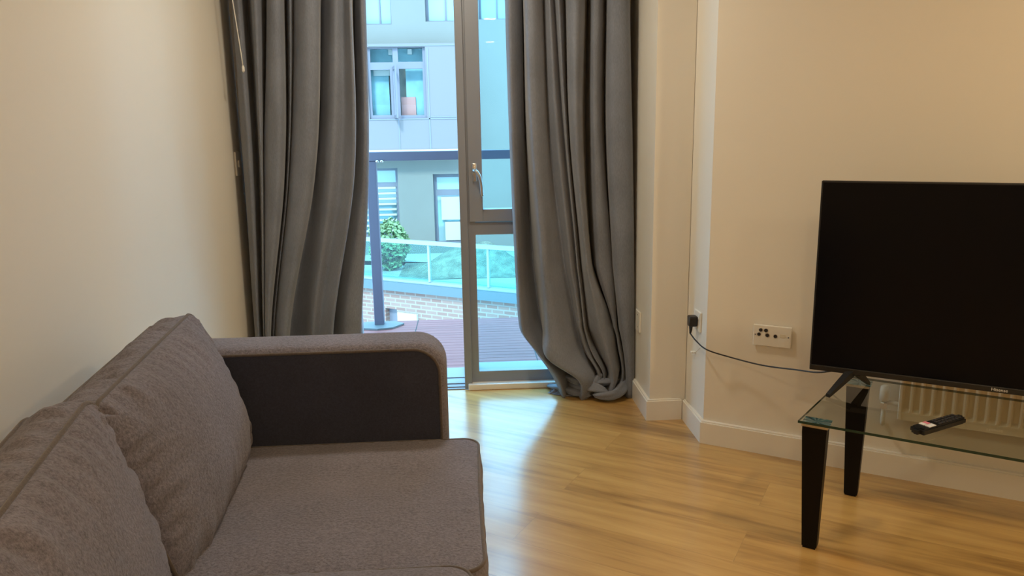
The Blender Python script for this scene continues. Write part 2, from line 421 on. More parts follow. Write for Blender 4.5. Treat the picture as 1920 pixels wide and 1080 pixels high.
# joints between deck panels
for i, (xa, xb) in enumerate(((-.42, -.44), (.30, .44), (-1.3, -1.35))): pass
bm = bmesh.new()
for x in (-1.38, -.40, .365, 1.35): bx(bm, x, x + .006, 4.09, 5.25, -.03, .0012)
obj('trim_3', bm, M_hole, kind='structure')
ra = empty('balcony_railing', 'blue grey balcony handrail on a square steel post outside the glass door', 'railing')
pX = -.658
box('post', pX - .033, pX + .033, 5.10, 5.166, .012, 1.14, M_post, ra, bev=.004)
box('post', 1.36, 1.426, 5.10, 5.166, .012, 1.14, M_post, ra, bev=.004)
bm = bmesh.new(); prism(bm, [(pX - .17, 5.13), (pX - .10, 5.02), (pX + .0, 4.99), (pX + .10, 5.02), (pX + .17, 5.13), (pX + .1, 5.2), (pX - .1, 5.2)], .001, .013, 'Z')
obj('base_plate', bm, M_plate, ra)
bm = bmesh.new(); bx(bm, -2.2, 2.2, 5.09, 5.176, 1.14, 1.20, bev=.004); obj('handrail', bm, M_post, ra)
bm = bmesh.new()
for x in (pX + .045, pX + .075): lathe(bm, [(.001, 0), (.010, .002), (.012, .01), (.009, .016), (.001, .018)], (x, 5.085, 1.13), 'Z', 10)
obj('bracket', bm, M_chrome, ra, smooth=True)
for x0, x1 in ((-2.15, pX - .045), (pX + .045, 1.35)):
    box('glass_panel', x0, x1, 5.128, 5.138, .03, 1.138, M_glassb, ra)

# ------------------------------------------------------------------ courtyard and building opposite
box('ground_courtyard', -40, 40, 5.3, 60, -7.2, -7.0, M_ground, kind='structure')
YF = 18.0
bd = empty('apartment_building', 'pale rendered apartment building across the courtyard with a clad bay of windows', 'building')
def P(x, y, Y=YF): p = atY(x, y, Y); return p.x, p.z
def rect(x0, y0, x1, y1, Y=YF):
    a = P(x0, (y0 + y1) / 2, Y)[0]; b = P(x1, (y0 + y1) / 2, Y)[0]; xm = (x0 + x1) / 2
    return a, b, P(xm, y1, Y)[1], P(xm, y0, Y)[1]
ups = [rect(676, -50, 732, 46), rect(796, -55, 862, 40), rect(897, -55, 958, 36)]
lows = [rect(650, 316, 748, 446), rect(814, 326, 874, 462), rect(690, 1000, 700, 1001)]
lows = lows[:2]
bm = bmesh.new(); wallholes(bm, -14, 14, -2.6, 5.6, ups + lows, YF, YF + .5)
obj('wall', bm, M_render, bd)
box('rear_wall', -14, 14, YF + 1.6, YF + 1.7, -2.6, 5.6, M_cop, bd)
def farwin(r, yf, lights, glassm=M_pane, fr=.07):
    """frame with panes: lights = list of relative rects"""
    x0, x1, z0, z1 = r; W = x1 - x0; H = z1 - z0
    bm = bmesh.new(); holes = [(x0 + a * W, x0 + b * W, z0 + c * H, z0 + d * H) for a, b, c, d in lights]
    wallholes(bm, x0, x1, z0, z1, holes, yf, yf + .08)
    f = obj('window', bm, M_wframe, bd)
    for h in holes: box('pane', h[0], h[1], yf + .04, yf + .05, h[2], h[3], glassm, f)
    return f
for r in ups: farwin(r, YF + .28, [(.08, .55, .05, .95), (.6, .94, .05, .95)])
# recessed lower windows
f = farwin(lows[0], YF + .22, [(.06, .94, .79, .96), (.06, .94, .04, .72)])
x0, x1, z0, z1 = lows[0]
bm = bmesh.new()
for i in range(9):
    z = lerp(z0 + .12, z0 + (z1 - z0) * .70, i / 8); bx(bm, x0 + .08, x1 - .08, YF + .17, YF + .21, z, z + .045)
obj('reflection_slat', bm, M_blind, bd)  # white slats imitate louvre-like reflections in the pane
f = farwin(lows[1], YF + .22, [(.1, .95, .78, .95), (.1, .95, .06, .70)])
x0, x1, z0, z1 = lows[1]
box('blind', lerp(x0, x1, .22), x1 - .1, YF + .19, YF + .21, lerp(z0, z1, .36), lerp(z0, z1, .68), M_blind, bd)
box('blind', lerp(x0, x1, .32), x1 - .1, YF + .19, YF + .21, lerp(z0, z1, .07), lerp(z0, z1, .33), M_blind, bd)
# projecting clad bay
YQ = YF - .5
bay = rect(560, 82, 868, 284, YQ); win = rect(690, 88, 799, 223, YQ)
bm = bmesh.new(); wallholes(bm, bay[0], bay[1], bay[2], bay[3], [win], YQ, YQ + .5)
obj('bay_cladding', bm, M_clad, bd)
bm = bmesh.new()
for (x0, y0, x1, y1) in ((690, 222, 868, 224), (748, 224, 750, 282), (803, 90, 805.5, 282), (690, 84, 868, 86), (806, 218, 868, 219.5)):
    r = rect(x0, y0, x1, y1, YQ - .01); bx(bm, r[0], r[1], YQ - .012, YQ + .01, r[2], r[3])
obj('panel_joint', bm, M_cladjoint, bd)
r = rect(560, 281.5, 868, 285.5, YQ - .06); box('drip_edge', r[0], r[1], YQ - .06, YQ + .4, r[2], r[3], M_blind, bd)
def w4(x0, y0, x1, y1): return rect(x0, y0, x1, y1, YQ + .1)
frm = w4(689, 87, 800, 224)
holes = [w4(694, 92, 736, 117), w4(746, 90, 792, 116), w4(697, 131, 733, 216), w4(750, 129, 794, 216)]
bm = bmesh.new(); wallholes(bm, frm[0], frm[1], frm[2], frm[3], holes, YQ + .08, YQ + .16)
f = obj('window', bm, M_wframe, bd)
for h in holes: box('pane', h[0], h[1], YQ + .12, YQ + .13, h[2], h[3], M_glassb, f)
# what is seen behind those panes
def behind(nm, x0, y0, x1, y1, m, Y): r = rect(x0, y0, x1, y1, Y); box(nm, r[0], r[1], Y, Y + .05, r[2], r[3], m, bd)
behind('room_curtain', 697, 128, 730, 218, M_pcurt, YQ + .35); behind('room_blind', 700, 129, 731, 142, M_blind, YQ + .30)
behind('room_curtain', 762, 128, 794, 218, M_pcurt, YQ + .35); behind('room_cushion', 753, 182, 780, 218, M_coral, YQ + .30)
behind('pale_backing', 745, 89, 794, 117, M_pcurt, YQ + .4); behind('pale_backing', 693, 91, 738, 118, M_pcurt, YQ + .4); behind('room_lamp', 764, 92, 772, 102, M_blind, YQ + .3); behind('room_lamp', 728, 92, 735, 103, M_blind, YQ + .3)  # pale backing boards added to lighten the dark top panes
# casement standing open
hx, hz = P(737, 170, YQ + .08)
r = rect(737, 125, 748, 222, YQ)
bm = bmesh.new(); MR = Matrix.Translation((r[0], YQ + .07, 0)) @ Matrix.Rotation(radians(-78), 4, 'Z')
wallholes(bm, 0, .42, r[2], r[3], [(.06, .36, r[2] + .07, r[3] - .07)], 0, .04)
for v in bm.verts: v.co = MR @ v.co
obj('open_casement', bm, M_wframe, bd)

# podium with brick wall, terrace and glass balustrade, turned against the facade
Q = atY(717, 450, 14.3); PD = WD.copy(); PN = Vector((-PD.y, PD.x, 0))
MP = Matrix(((PD.x, PN.x, 0, Q.x), (PD.y, PN.y, 0, Q.y), (0, 0, 1, 0), (0, 0, 0, 1)))
zr = Q.z
def planez(x, y, o=0):
    d = ray(x, y); t = ((Q + PN * o - EYE).dot(PN)) / d.dot(PN); p = EYE + d * t
    return p.z, (p - Q).dot(PD)
zg = planez(722, 521)[0]; zc0 = planez(722, 528, -.12)[0]; zc1 = planez(722, 544, -.12)[0]
po = empty('brick_podium', 'pale pink brick building below the roof terrace, under a grey coping', 'building')
def local(name, x0, x1, y0, y1, z0, z1, m, parent, bev=0, label=None):
    bm = bmesh.new(); bx(bm, x0, x1, y0, y1, z0, z1, None, bev); o = obj(name, bm, m, parent, label=label); o.matrix_local = MP; return o
bm = bmesh.new()
zb0, sb0 = planez(724, 606); zb1, sb1 = planez(744, 580); zw = planez(744, 583)[0]
wallholes(bm, -8, 3.6, -7, zc1, [(sb0, sb1, zb0 - .6, zb1)], 0, .3)
o = obj('brick_wall', bm, M_brick, po); o.matrix_local = MP
f = local('window_frame', sb0, sb1, .12, .16, zb0 - .6, zb1, M_wframe, po)
s2 = planez(748, 590)[1]; s3 = planez(784, 590)[1]
local('render_panel', s2, s3, -.05, -.002, zb0 - .8, planez(760, 586)[0], M_blind, po)
local('coping', -8, 3.6, -.12, .25, zc1, zc0, M_cop, po)
local('coping', -8, 3.6, -.03, .25, zc0, zc0 + (zg - zc0) * .8, M_alu2, po)
bm = bmesh.new()
pts = [(-8, .25), (3.6, .25)]
A = Q + PD * -8 + PN * .25; B = Q + PD * 3.6 + PN * .25
prism(bm, [(A.x, A.y), (B.x, B.y), (14, B.y), (14, YF), (A.x, YF)], zg - .5, zg - .12, 'Z')
obj('terrace_floor', bm, mat('pale_terrace_paving', (.35, .30, .27), .9, var=(1.5, .1)), po)
bl = empty('glass_balustrade', 'green tinted glass balustrade along the roof terrace edge of the opposite building', 'balustrade')
o = local('top_rail', -8, 3.6, -.02, .06, zr - .04, zr + .03, M_alu2, bl)
sp = [planez(803, 480)[1] + k * (planez(914, 480)[1] - planez(803, 480)[1]) for k in range(-6, 3)]
for s in sp: local('post', s - .02, s + .02, 0, .05, zg, zr - .04, M_alu2, bl)
for a, b in zip(sp[:-1], sp[1:]): local('glass_panel', a + .03, b - .03, .015, .03, zg + .02, zr - .045, M_glassf, bl)
# gravel mound and shrubs on the terrace
bm = bmesh.new()
c = atY(850, 515, 15.2); N_ = 40
g = [[None] * (N_ + 1) for _ in range(N_ + 1)]
for i in range(N_ + 1):
    for j in range(N_ + 1):
        a = (i / N_ - .5) * 2; b = (j / N_ - .5) * 2; rr = min(1, sqrt(a * a + b * b))
        h = .55 * (cos(rr * pi) * .5 + .5) * (1 + .25 * noise.noise(Vector((a * 3, b * 3, 0))))
        g[i][j] = bm.verts.new((c.x + .5 + a * 1.6, 15.6 + b * 1.0, zg - .11 + h))
for i in range(N_):
    for j in range(N_): bm.faces.new((g[i][j], g[i + 1][j], g[i + 1][j + 1], g[i][j + 1]))
tag(obj('gravel_mound', bm, M_gravel, smooth=True), 'pale gravel mound with scattered growth behind the glass balustrade', 'mound', kind='stuff')
def shrub(cx, cy, z0, rx, rz, n, label, seed):
    rnd = random.Random(seed); e = empty('shrub', label, 'shrub', loc=(cx, cy, z0))
    bm = bmesh.new()
    for i in range(n):
        a = rnd.uniform(0, 2 * pi); u = rnd.uniform(-1, 1); q = rnd.uniform(.6, 1.0) ** .5
        s = sqrt(1 - u * u); p = Vector((rx * q * s * cos(a), rx * .7 * q * s * sin(a), rz * (1 + q * u)))
        p *= 1 + .2 * noise.noise(p * 3)
        d1 = Vector((rnd.gauss(0, 1), rnd.gauss(0, 1), rnd.gauss(0, 1))).normalized(); d2 = d1.orthogonal().normalized()
        l = rnd.uniform(.05, .09)
        bm.faces.new([bm.verts.new(p + d1 * l), bm.verts.new(p + d2 * l * .5), bm.verts.new(p - d1 * l), bm.verts.new(p - d2 * l * .5)])
    obj('foliage', bm, M_leaf, e)
    bm = bmesh.new()
    for k in range(5):
        a = k * 1.26; tube(bm, [(0, 0, 0), (.1 * cos(a), .1 * sin(a), rz * .6), (rx * .5 * cos(a), rx * .3 * sin(a), rz * 1.3)], [.025, .018, .01], 5)
    obj('stem', bm, M_cladjoint, e)
p = atY(728, 490, 15.6); shrub(p.x, 15.8, zg - .12, .42, .52, 1100, 'leafy green shrub behind the balustrade glass, nearest the balcony post', 3)
p = atY(838, 335, 17.6)

# ------------------------------------------------------------------ curtains
def catmull(v, t):
    n = len(v) - 1; x = t * n; i = min(int(x), n - 1); f = x - i
    a = v[max(i - 1, 0)]; b = v[i]; c = v[i + 1]; d = v[min(i + 2, n)]
    return b + .5 * f * (c - a + f * (2 * a - 5 * b + 4 * c - d + f * (3 * (b - c) + d - a)))
def curtain_mesh(ys, cols, deps, Y0, nu=260, nv=110, zt=2.30, seed=0):
    """folds: each column is a fold line given by where it hangs at several heights, with its depth from the track plane"""
    # world fold lines
    L = []
    for px, dp in zip(cols, deps):
        pts = []
        for k, yy in enumerate(ys):
            d = (dp[k] if isinstance(dp, (list, tuple)) else dp) * (1.0 if px is cols[0] or px is cols[-1] else FOLD)
            Y = Y0 - d; p = atY(px[k], yy, Y); pts.append(p)
        top = pts[0].copy(); slope = (pts[0] - pts[1]) / max(1e-6, (pts[0].z - pts[1].z)); top = pts[0] + slope * (zt - pts[0].z); top.y = pts[0].y
        pts = [top] + pts; L.append(pts)
    zs = [sum(l[k].z for l in L) / len(L) for k in range(len(ys) + 1)]
    bm = bmesh.new(); rows = []
    nr = len(zs) - 1
    for j in range(nv + 1):
        z = lerp(zs[0], zs[-1], j / nv)
        k = 0
        while k < nr - 1 and z < zs[k + 1]: k += 1
        f = (z - zs[k]) / (zs[k + 1] - zs[k]); f = max(0, min(1, f)); tt = (k + f) / nr
        C = [Vector((catmull([p.x for p in l], tt), catmull([p.y for p in l], tt), 0)) for l in L]
        row = []
        for i in range(nu + 1):
            u = i / nu; x = catmull([c.x for c in C], u); y = catmull([c.y for c in C], u)
            q = Vector((x * 9, y * 9, z * 3 + seed)); y += .005 * noise.noise(q) + .0018 * noise.noise(Vector((x * 30, z * 22, seed)))
            row.append(bm.verts.new((x, y, z)))
        rows.append(row)
    for j in range(nv):
        for i in range(nu): bm.faces.new((rows[j][i], rows[j][i + 1], rows[j + 1][i + 1], rows[j + 1][i]))
    return bm
YC = 3.56; FOLD = 1.5
ysL = [0, 320, 635, 720]
colsL = [(436, 459, 480, 483), (435, 458, 479, 482), (448, 471, 486, 488), (463, 484, 493, 494), (475, 489, 495, 496), (489, 493, 496, 497), (499, 494, 495, 496), (502, 497, 497, 498),
         (517, 520, 501, 500), (530, 532, 507, 505), (535, 536, 506, 503), (543, 540, 512, 508), (550, 543, 515, 512), (560, 550, 520, 516), (578, 572, 531, 526), (597, 589, 541, 536), (601, 592, 544, 540),
         (610, 600, 572, 570), (628, 620, 585, 582), (645, 641, 600, 598), (658, 664, 622, 618), (661, 661, 620, 617), (667, 667, 630, 626), (676, 680, 645, 642), (685, 691, 676, 668), (683, 689, 674, 666)]
depL = [-.17, -.02, .02, -.075, .03, .005, -.07, .02, .05, .015, -.08, .005, -.02, .03, .055, .03, -.07, -.03, .025, .01, .055, -.11, -.05, .01, .0, -.05]
cl = empty('curtain', 'long grey fabric curtain hanging between the left wall and the open door', 'curtain', 'grey curtains at the balcony door')
bm = curtain_mesh(ysL, colsL, depL, YC, zt=2.30, seed=1)
o = obj('curtain_fabric', bm, M_curt, cl, smooth=True)
mo = o.modifiers.new('cloth', 'SOLIDIFY'); mo.thickness = .003; mo.offset = 0
ysR = [0, 250, 500, 615, 655, 700, 738]
colsR = [(947, 955, 966, 975, 1003, 1034, 1050), (956, 962, 972, 982, 1012, 1047, 1058), (976, 979, 984, 1000, 1021, 1064, 1066), (981, 985, 1000, 1014, 1029, 1090, 1078), (983, 993, 1012, 1022, 1024, 1084, 1088), (997, 1005, 1025, 1045, 1056, 1102, 1096), (1013, 1022, 1040, 1066, 1080, 1113, 1104), (1019, 1029, 1058, 1080, 1093, 1118, 1110), (1030, 1045, 1071, 1088, 1100, 1124, 1116), (1039, 1057, 1081, 1094, 1106, 1129, 1120), (1048, 1062, 1084, 1097, 1110, 1133, 1125), (1059, 1067, 1088, 1101, 1116, 1138, 1130), (1064, 1070, 1094, 1110, 1127, 1144, 1136), (1080, 1081, 1102, 1128, 1141, 1151, 1142), (1095, 1091, 1109, 1144, 1152, 1159, 1149), (1101, 1098, 1110, 1148, 1157, 1164, 1153), (1109, 1109, 1119, 1151, 1160, 1167, 1157), (1119, 1118, 1132, 1154, 1163, 1169, 1161), (1129, 1127, 1147, 1156, 1165, 1171, 1165), (1135, 1134, 1147, 1158, 1166, 1172, 1168), (1141, 1140, 1151, 1162, 1170, 1174, 1172), (1160, 1162, 1170, 1175, 1179, 1181, 1181), (1178, 1183, 1187, 1188, 1189, 1189, 1189), (1180, 1185, 1188, 1189, 1190, 1190, 1190), (1179, 1184, 1187, 1188, 1189, 1189, 1189)]
depR = [-.03, .015, -.035, -.115, (.03, .03, .035, .045, .06, .05, .03), (.055, .055, .06, .065, .07, .06, .04), .02, -.02, .025, -.015, .02, -.045, .02, .055, .01, -.125, .0, .02, -.005, -.09, .015, .04, .02, -.06, -.17]
cr = empty('curtain', 'long grey fabric curtain beside the pier, its hem bunched in a pile on the floor', 'curtain', 'grey curtains at the balcony door')
bm = curtain_mesh(ysR, colsR, depR, YC, zt=2.30, seed=5)
o = obj('curtain_fabric', bm, M_curt, cr, smooth=True)
mo = o.modifiers.new('cloth', 'SOLIDIFY'); mo.thickness = .003; mo.offset = 0
# gathered hem on the floor: crumpled folds of cloth
def roll(bm, pts, rad, seed, seg=20, n=10, flat=.75):
    path = smoothpath(pts, n); fr = frames(path); N = len(path); rings = []
    for i, (p, s, b) in enumerate(fr):
        t = i / (N - 1); R = rad * (sin(pi * min(1, max(0, t))) ** .45 * .9 + .1)
        ring = []
        for k in range(seg):
            a = 2 * pi * k / seg; rr = R * (1 + .35 * noise.noise(Vector((cos(a) * 1.5 + seed, sin(a) * 1.5, t * 4))) + .22 * sin(3 * a + 5 * t + seed))
            v = p + rr * (cos(a) * s + sin(a) * b); v.z = max(.004, v.z * flat + p.z * (1 - flat)); ring.append(bm.verts.new(v))
        rings.append(ring)
    for i in range(N - 1):
        for k in range(seg): bm.faces.new((rings[i][k], rings[i][(k + 1) % seg], rings[i + 1][(k + 1) % seg], rings[i + 1][k]))
    bm.faces.new(rings[0][::-1]); bm.faces.new(rings[-1])
bm = bmesh.new()
def fl(x, y, z): p = atZ(x, y, z); return (p.x, p.y, p.z)
roll(bm, [fl(1026, 722, .012), fl(1050, 728, .03), fl(1082, 735, .03), fl(1108, 742, .02)], .022, 1)
roll(bm, [fl(1060, 716, .05), fl(1085, 722, .06), fl(1115, 728, .06), fl(1140, 735, .04)], .028, 4)
roll(bm, [fl(1088, 745, .015), fl(1105, 728, .05), fl(1118, 712, .09), fl(1128, 700, .12)], .024, 7)
roll(bm, [fl(1112, 740, .03), fl(1130, 742, .035), fl(1152, 738, .04), fl(1168, 722, .06), fl(1172, 706, .09)], .028, 9)
roll(bm, [fl(1098, 722, .05), fl(1120, 716, .08), fl(1145, 716, .08), fl(1160, 712, .06)], .022, 12)
roll(bm, [fl(1050, 702, .09), fl(1078, 712, .09), fl(1100, 722, .06), fl(1120, 732, .04)], .022, 15)
hc = Vector(fl(1100, 736, 0)); NX, NY = 110, 60; g = []
for a_ in range(NX + 1):
    row = []
    for b_ in range(NY + 1):
        u = -1 + 2 * a_ / NX; v = -1 + 2 * b_ / NY; q = min(1, sqrt(u * u + v * v))
        sx = u * sqrt(1 - v * v / 2); sy = v * sqrt(1 - u * u / 2); q = min(1, sqrt(sx * sx + sy * sy))
        wp = Vector((sx * 1.7, sy * 2.2, 3.1)); nz = noise.noise(wp * 2.1 + noise.noise_vector(wp * 1.3) * .9)
        rd = 1 - min(1, abs(nz) * 3.2); n2 = 1 - min(1, abs(noise.noise(Vector((sx * 5 + 9, sy * 7, 1.7)))) * 3)
        edge = 1 + .14 * noise.noise(Vector((sx * 3, sy * 3, 8)))
        h = .003 + (1 - q ** 2.2) ** .7 * (.018 + .050 * rd ** 1.5 + .018 * n2) * (1.15 if sx > -.2 else .7)
        row.append(bm.verts.new((hc.x + .012 + sx * .205 * edge, hc.y + .012 + sy * .080 * edge, h)))
    g.append(row)
for a_ in range(NX):
    for b_ in range(NY): bm.faces.new((g[a_][b_], g[a_ + 1][b_], g[a_ + 1][b_ + 1], g[a_][b_ + 1]))
o = obj('pooled_hem', bm, M_curt, cr, smooth=True)
for e_, x0, x1 in ((cl, -1.05, -.42), (cr, .16, .77)):
    n = 8
    for k in range(n):
        x = lerp(x0 + .03, x1 - .03, k / (n - 1)); bm = bmesh.new()
        tube(bm, [(x, YC + .024 * cos(a * pi / 10), 2.325 + .024 * sin(a * pi / 10)) for a in range(20)], .003, 6, closed=True)
        obj('curtain_ring', bm, M_chrome, e_, smooth=True)
bm = bmesh.new(); tube(bm, [(-1.08, YC, 2.325), (.785, YC, 2.325)], .012, 12)
rod = tag(obj('curtain_rod', bm, M_chrome, smooth=True), 'steel curtain rod above the balcony door', 'curtain rod')
bm = bmesh.new(); a = atY(436, 0, 3.47); b = atY(452, 100, 3.47); c = atY(456, 128, 3.47)
top = a + (a - b) * ((2.31 - a.z) / (a.z - b.z))
cdt = empty('pull_cord', 'thin white pull cord hanging over the left curtain edge', 'cord')
tube(bm, [top, a, b, c], .0022, 6); obj('cord', bm, M_plast, cdt, smooth=True)
bm = bmesh.new(); lathe(bm, [(.003, .012), (.006, .004), (.006, -.012), (.002, -.018)], c, 'Z', 10); obj('cord_pull', bm, M_plast, cdt, smooth=True)

# ------------------------------------------------------------------ sofa
def cushion(L, H, T, Bf, Bb, r, nu, nv, nk, pf, pb, puck, seed, side_bulge=.012, pfreq=55, soft=.55):
    """box cushion: local u (length), v (height), w (thickness); returns bmesh and seam loops"""
    bm = bmesh.new()
    def uv(a, b):
        x = a * L / 2; y = b * H / 2; ix = L / 2 - r; iy = H / 2 - r
        qx = x - max(-ix, min(ix, x)); qy = y - max(-iy, min(iy, y)); l = sqrt(qx * qx + qy * qy)
        if l > 1e-9:
            s = max(abs(qx), abs(qy)) / l; x = x - qx + qx * s; y = y - qy + qy * s
        # slightly pinched sides
        x *= 1 - .012 * (1 - b * b); y *= 1 - .02 * (1 - a * a) * 0
        return x, y
    def seamco(a, b): return atan2(b * H, a * L) * (L + H) / 3
    def dome(a, b, B, side):
        e = (1 - abs(a) ** 2.6) ** soft * (1 - abs(b) ** 2.6) ** soft
        m = min((1 - abs(a)) * L / 2, (1 - abs(b)) * H / 2)
        sc = a * L / 2 if (1 - abs(b)) * H < (1 - abs(a)) * L else b * H / 2
        pk = puck * noise.noise(Vector((sc * pfreq, m * 9, seed + side))) * math.exp(-m / .055) * min(1, m / .008)
        lump = .006 * noise.noise(Vector((a * 2.2, b * 2.2, seed * 3 + side)))
        return B * e + pk + lump * e
    Fg = {}; Bg = {}
    for i in range(nu + 1):
        for j in range(nv + 1):
            a = -1 + 2 * i / nu; b = -1 + 2 * j / nv
            # denser near the edges
            a = sin(a * pi / 2) * .35 + a * .65; b = sin(b * pi / 2) * .35 + b * .65
            x, y = uv(a, b)
            Fg[i, j] = bm.verts.new((x, y, T / 2 + dome(a, b, Bf, 0))); Bg[i, j] = bm.verts.new((x, y, -T / 2 - dome(a, b, Bb, 7)))
    for i in range(nu):
        for j in range(nv):
            bm.faces.new((Fg[i, j], Fg[i + 1, j], Fg[i + 1, j + 1], Fg[i, j + 1])); bm.faces.new((Bg[i, j + 1], Bg[i + 1, j + 1], Bg[i + 1, j], Bg[i, j]))
    loop = [(i, 0) for i in range(nu)] + [(nu, j) for j in range(nv)] + [(i, nv) for i in range(nu, 0, -1)] + [(0, j) for j in range(nv, 0, -1)]
    rings = [[Fg[k] for k in loop]]
    n = len(loop); acc = 0; dist = []
    for q in range(n):
        dist.append(acc); acc += (Fg[loop[(q + 1) % n]].co - Fg[loop[q]].co).length
    for kk in range(1, nk):
        t = kk / nk; ring = []
        for q, k in enumerate(loop):
            p = Fg[k].co; pv = Fg[loop[q - 1]].co; nx = Fg[loop[(q + 1) % n]].co
            tg = (nx - pv); nr = Vector((tg.y, -tg.x, 0)).normalized()
            wv = puck * .8 * noise.noise(Vector((dist[q] * pfreq * .9, t * 1.2, seed + 3)))
            ring.append(bm.verts.new(Vector((p.x, p.y, T / 2 - T * t)) + nr * (side_bulge * sin(pi * t) + wv * sin(pi * t))))
        rings.append(ring)
    rings.append([Bg[k] for k in loop])
    for A, B in zip(rings[:-1], rings[1:]):
        for q in range(n): bm.faces.new((A[q], B[q], B[(q + 1) % n], A[(q + 1) % n]))
    return bm, [v.co.copy() for v in rings[0]], [v.co.copy() for v in rings[-1]]

SR = radians(0.5)
sofa = empty('sofa', 'brown grey fabric two seat sofa against the left wall', 'sofa', loc=(2.1 * sin(SR), 2.1 * (1 - cos(SR)), 0), rotz=SR)
Y1, Y2 = .70, 2.095; YM = (Y1 + Y2) / 2
# base
box('base', -.98, -.03, Y1, Y2, .09, .262, M_sofa, sofa, bev=.012)
# back frame
bm = bmesh.new(); prism(bm, [(-1.06, .06), (-1.065, .58), (-1.05, .605), (-1.0, .61), (-.965, .59), (-.90, .262), (-.90, .06)], Y1 - .15, Y2 + .15, 'Y')
bmesh.ops.bevel(bm, geom=bm.edges[:], offset=.012, segments=3, affect='EDGES'); obj('back_frame', bm, M_sofa, sofa, smooth=False)
def arm_profile(x0, x1, z0, z1, r, n=8, rb=.05):
    p = [(x0, z0), (x0, z1 - rb)]
    p += [(x0 + rb - rb * cos(k / n * pi / 2), z1 - rb + rb * sin(k / n * pi / 2)) for k in range(1, n + 1)]
    p += [(x1 - r + r * sin(k / n * pi / 2), z1 - r + r * cos(k / n * pi / 2)) for k in range(n + 1)]
    p += [(x1, z0)]
    return p
for sgn, ya, yb in ((1, Y2 + .005, Y2 + .175), (-1, Y1 - .005, Y1 - .175)):
    bm = bmesh.new()
    # cross sections through the arm thickness, domed on top and front
    prof0 = arm_profile(-1.0, -.085, .06, .712, .085)
    secs = 14; rings = []
    for k in range(secs + 1):
        t = k / secs; e = (1 - abs(2 * t - 1) ** 3.5) ** .5
        ins = .022 * (1 - e)
        y = lerp(ya, yb, t)
        rings.append([bm.verts.new((x - ins * (1 if x > -.3 else 0), y, z - (ins if z > .4 else 0))) for x, z in prof0])
    for A, B in zip(rings[:-1], rings[1:]):
        for q in range(len(A)): bm.faces.new((A[q], A[(q + 1) % len(A)], B[(q + 1) % len(A)], B[q]))
    bm.faces.new(rings[0][::-1]); bm.faces.new(rings[-1])
    ar = obj('arm', bm, M_sofa, sofa, smooth=True)
    md = ar.modifiers.new('edges', 'EDGE_SPLIT'); md.split_angle = radians(50)
    # inner face panel with a piped seam, its shade put into the dark colour
    pr = arm_profile(-.99, -.108, .08, .690, .072)
    bm = bmesh.new(); prism(bm, pr, ya - sgn * .006, ya + sgn * .004, 'Y'); obj('inner_panel', bm, M_sofashade, sofa, label='inner panel of the arm with painted shade')
    bm = bmesh.new(); pth = [Vector((x, ya - sgn * .004, z)) for x, z in arm_profile(-.99, -.104, .10, .694, .075)]; tube(bm, pth, .0045, 8)
    obj('piping', bm, M_sofapipe, sofa, smooth=True)
for i, (yc, sd_) in enumerate(((Y2 - .349, 2), (Y1 + .347, 9))):
    # seat cushion
    bm, l1, l2 = cushion(.745, .692, .150, .020 + .012 * i, .004, .05, 90, 90, 8, 2, 2, .004, sd_, .010, 45, soft=.45)
    Mx = Matrix.Translation((-.368 - .028 * i, yc, .338 + .018 * i))
    bm.transform(Mx); q = obj('seat_cushion', bm, M_sofa, sofa, smooth=True)
    for l in (l1, l2):
        bm = bmesh.new(); tube(bm, [Mx @ v for v in l], .0045, 6, closed=True); obj('piping', bm, M_sofapipe, q, smooth=True)
for i, (yc, sd_, lean, dx, rot, sag, dz, bul) in enumerate(((Y2 - .352, 21, 17, -.010, 4.0, 2.4, 0, .085), (Y1 + .350, 33, 12.5, .058, 8.5, 5.0, -.012, .068))):
    bm, l1, l2 = cushion(.700, .425, .105, bul, .03, .050, 150, 110, 10, 2, 2, .021, sd_, .012, 34, soft=.62)
    # local u -> Y, v -> up, w -> +X ; lean back
    B = Matrix(((0, 0, 1, 0), (1, 0, 0, 0), (0, 1, 0, 0), (0, 0, 0, 1)))
    Mx = Matrix.Translation((-.738 + dx, yc, .600 + dz)) @ Matrix.Rotation(radians(rot), 4, 'Z') @ Matrix.Rotation(radians(sag), 4, 'X') @ Matrix.Rotation(radians(-lean), 4, 'Y') @ B
    bm.transform(Mx); q = obj('back_cushion', bm, M_sofa, sofa, smooth=True)
    for l in (l1, l2):
        bm = bmesh.new(); tube(bm, [Mx @ v for v in l], .0048, 6, closed=True); obj('piping', bm, M_sofapipe, q, smooth=True)
for x in (-.92, -.12):
    for y in (Y1 - .1, Y2 + .1):
        bm = bmesh.new(); lathe(bm, [(.018, 0), (.020, .004), (.026, .06)], (x, y, 0), 'Z', 16); obj('foot', bm, M_legblk, sofa, smooth=True)

# ------------------------------------------------------------------ glass television table
TZ = .43; GT = .008
A = Vector((.98, 2.10)); fd = Vector((cos(radians(-34.9)), sin(radians(-34.9)))); fn = Vector((-fd.y, fd.x))
LT = 1.06; DT = .532
bl_ = Vector((1.335, 2.502)); off = (bl_ - A).dot(fd)          # back-left corner sits slightly inward
c0 = A; c1 = A + fd * LT; c3 = A + fd * off + fn * (bl_ - A).dot(fn); c2 = A + fd * (LT - off) + fn * (bl_ - A).dot(fn)
tb = empty('television_table', 'low clear glass television table on tapered black legs', 'table', loc=(0, 0, 0))
bm = bmesh.new()
lo = [bm.verts.new((p.x, p.y, TZ - GT)) for p in (c0, c1, c2, c3)]; hi = [bm.verts.new((p.x, p.y, TZ)) for p in (c0, c1, c2, c3)]
bm.faces.new(lo[::-1]).material_index = 0; bm.faces.new(hi).material_index = 0
for i in range(4): bm.faces.new((lo[i], lo[(i + 1) % 4], hi[(i + 1) % 4], hi[i])).material_index = 1
obj('glass_top', bm, [M_glasst, M_gedge], tb)
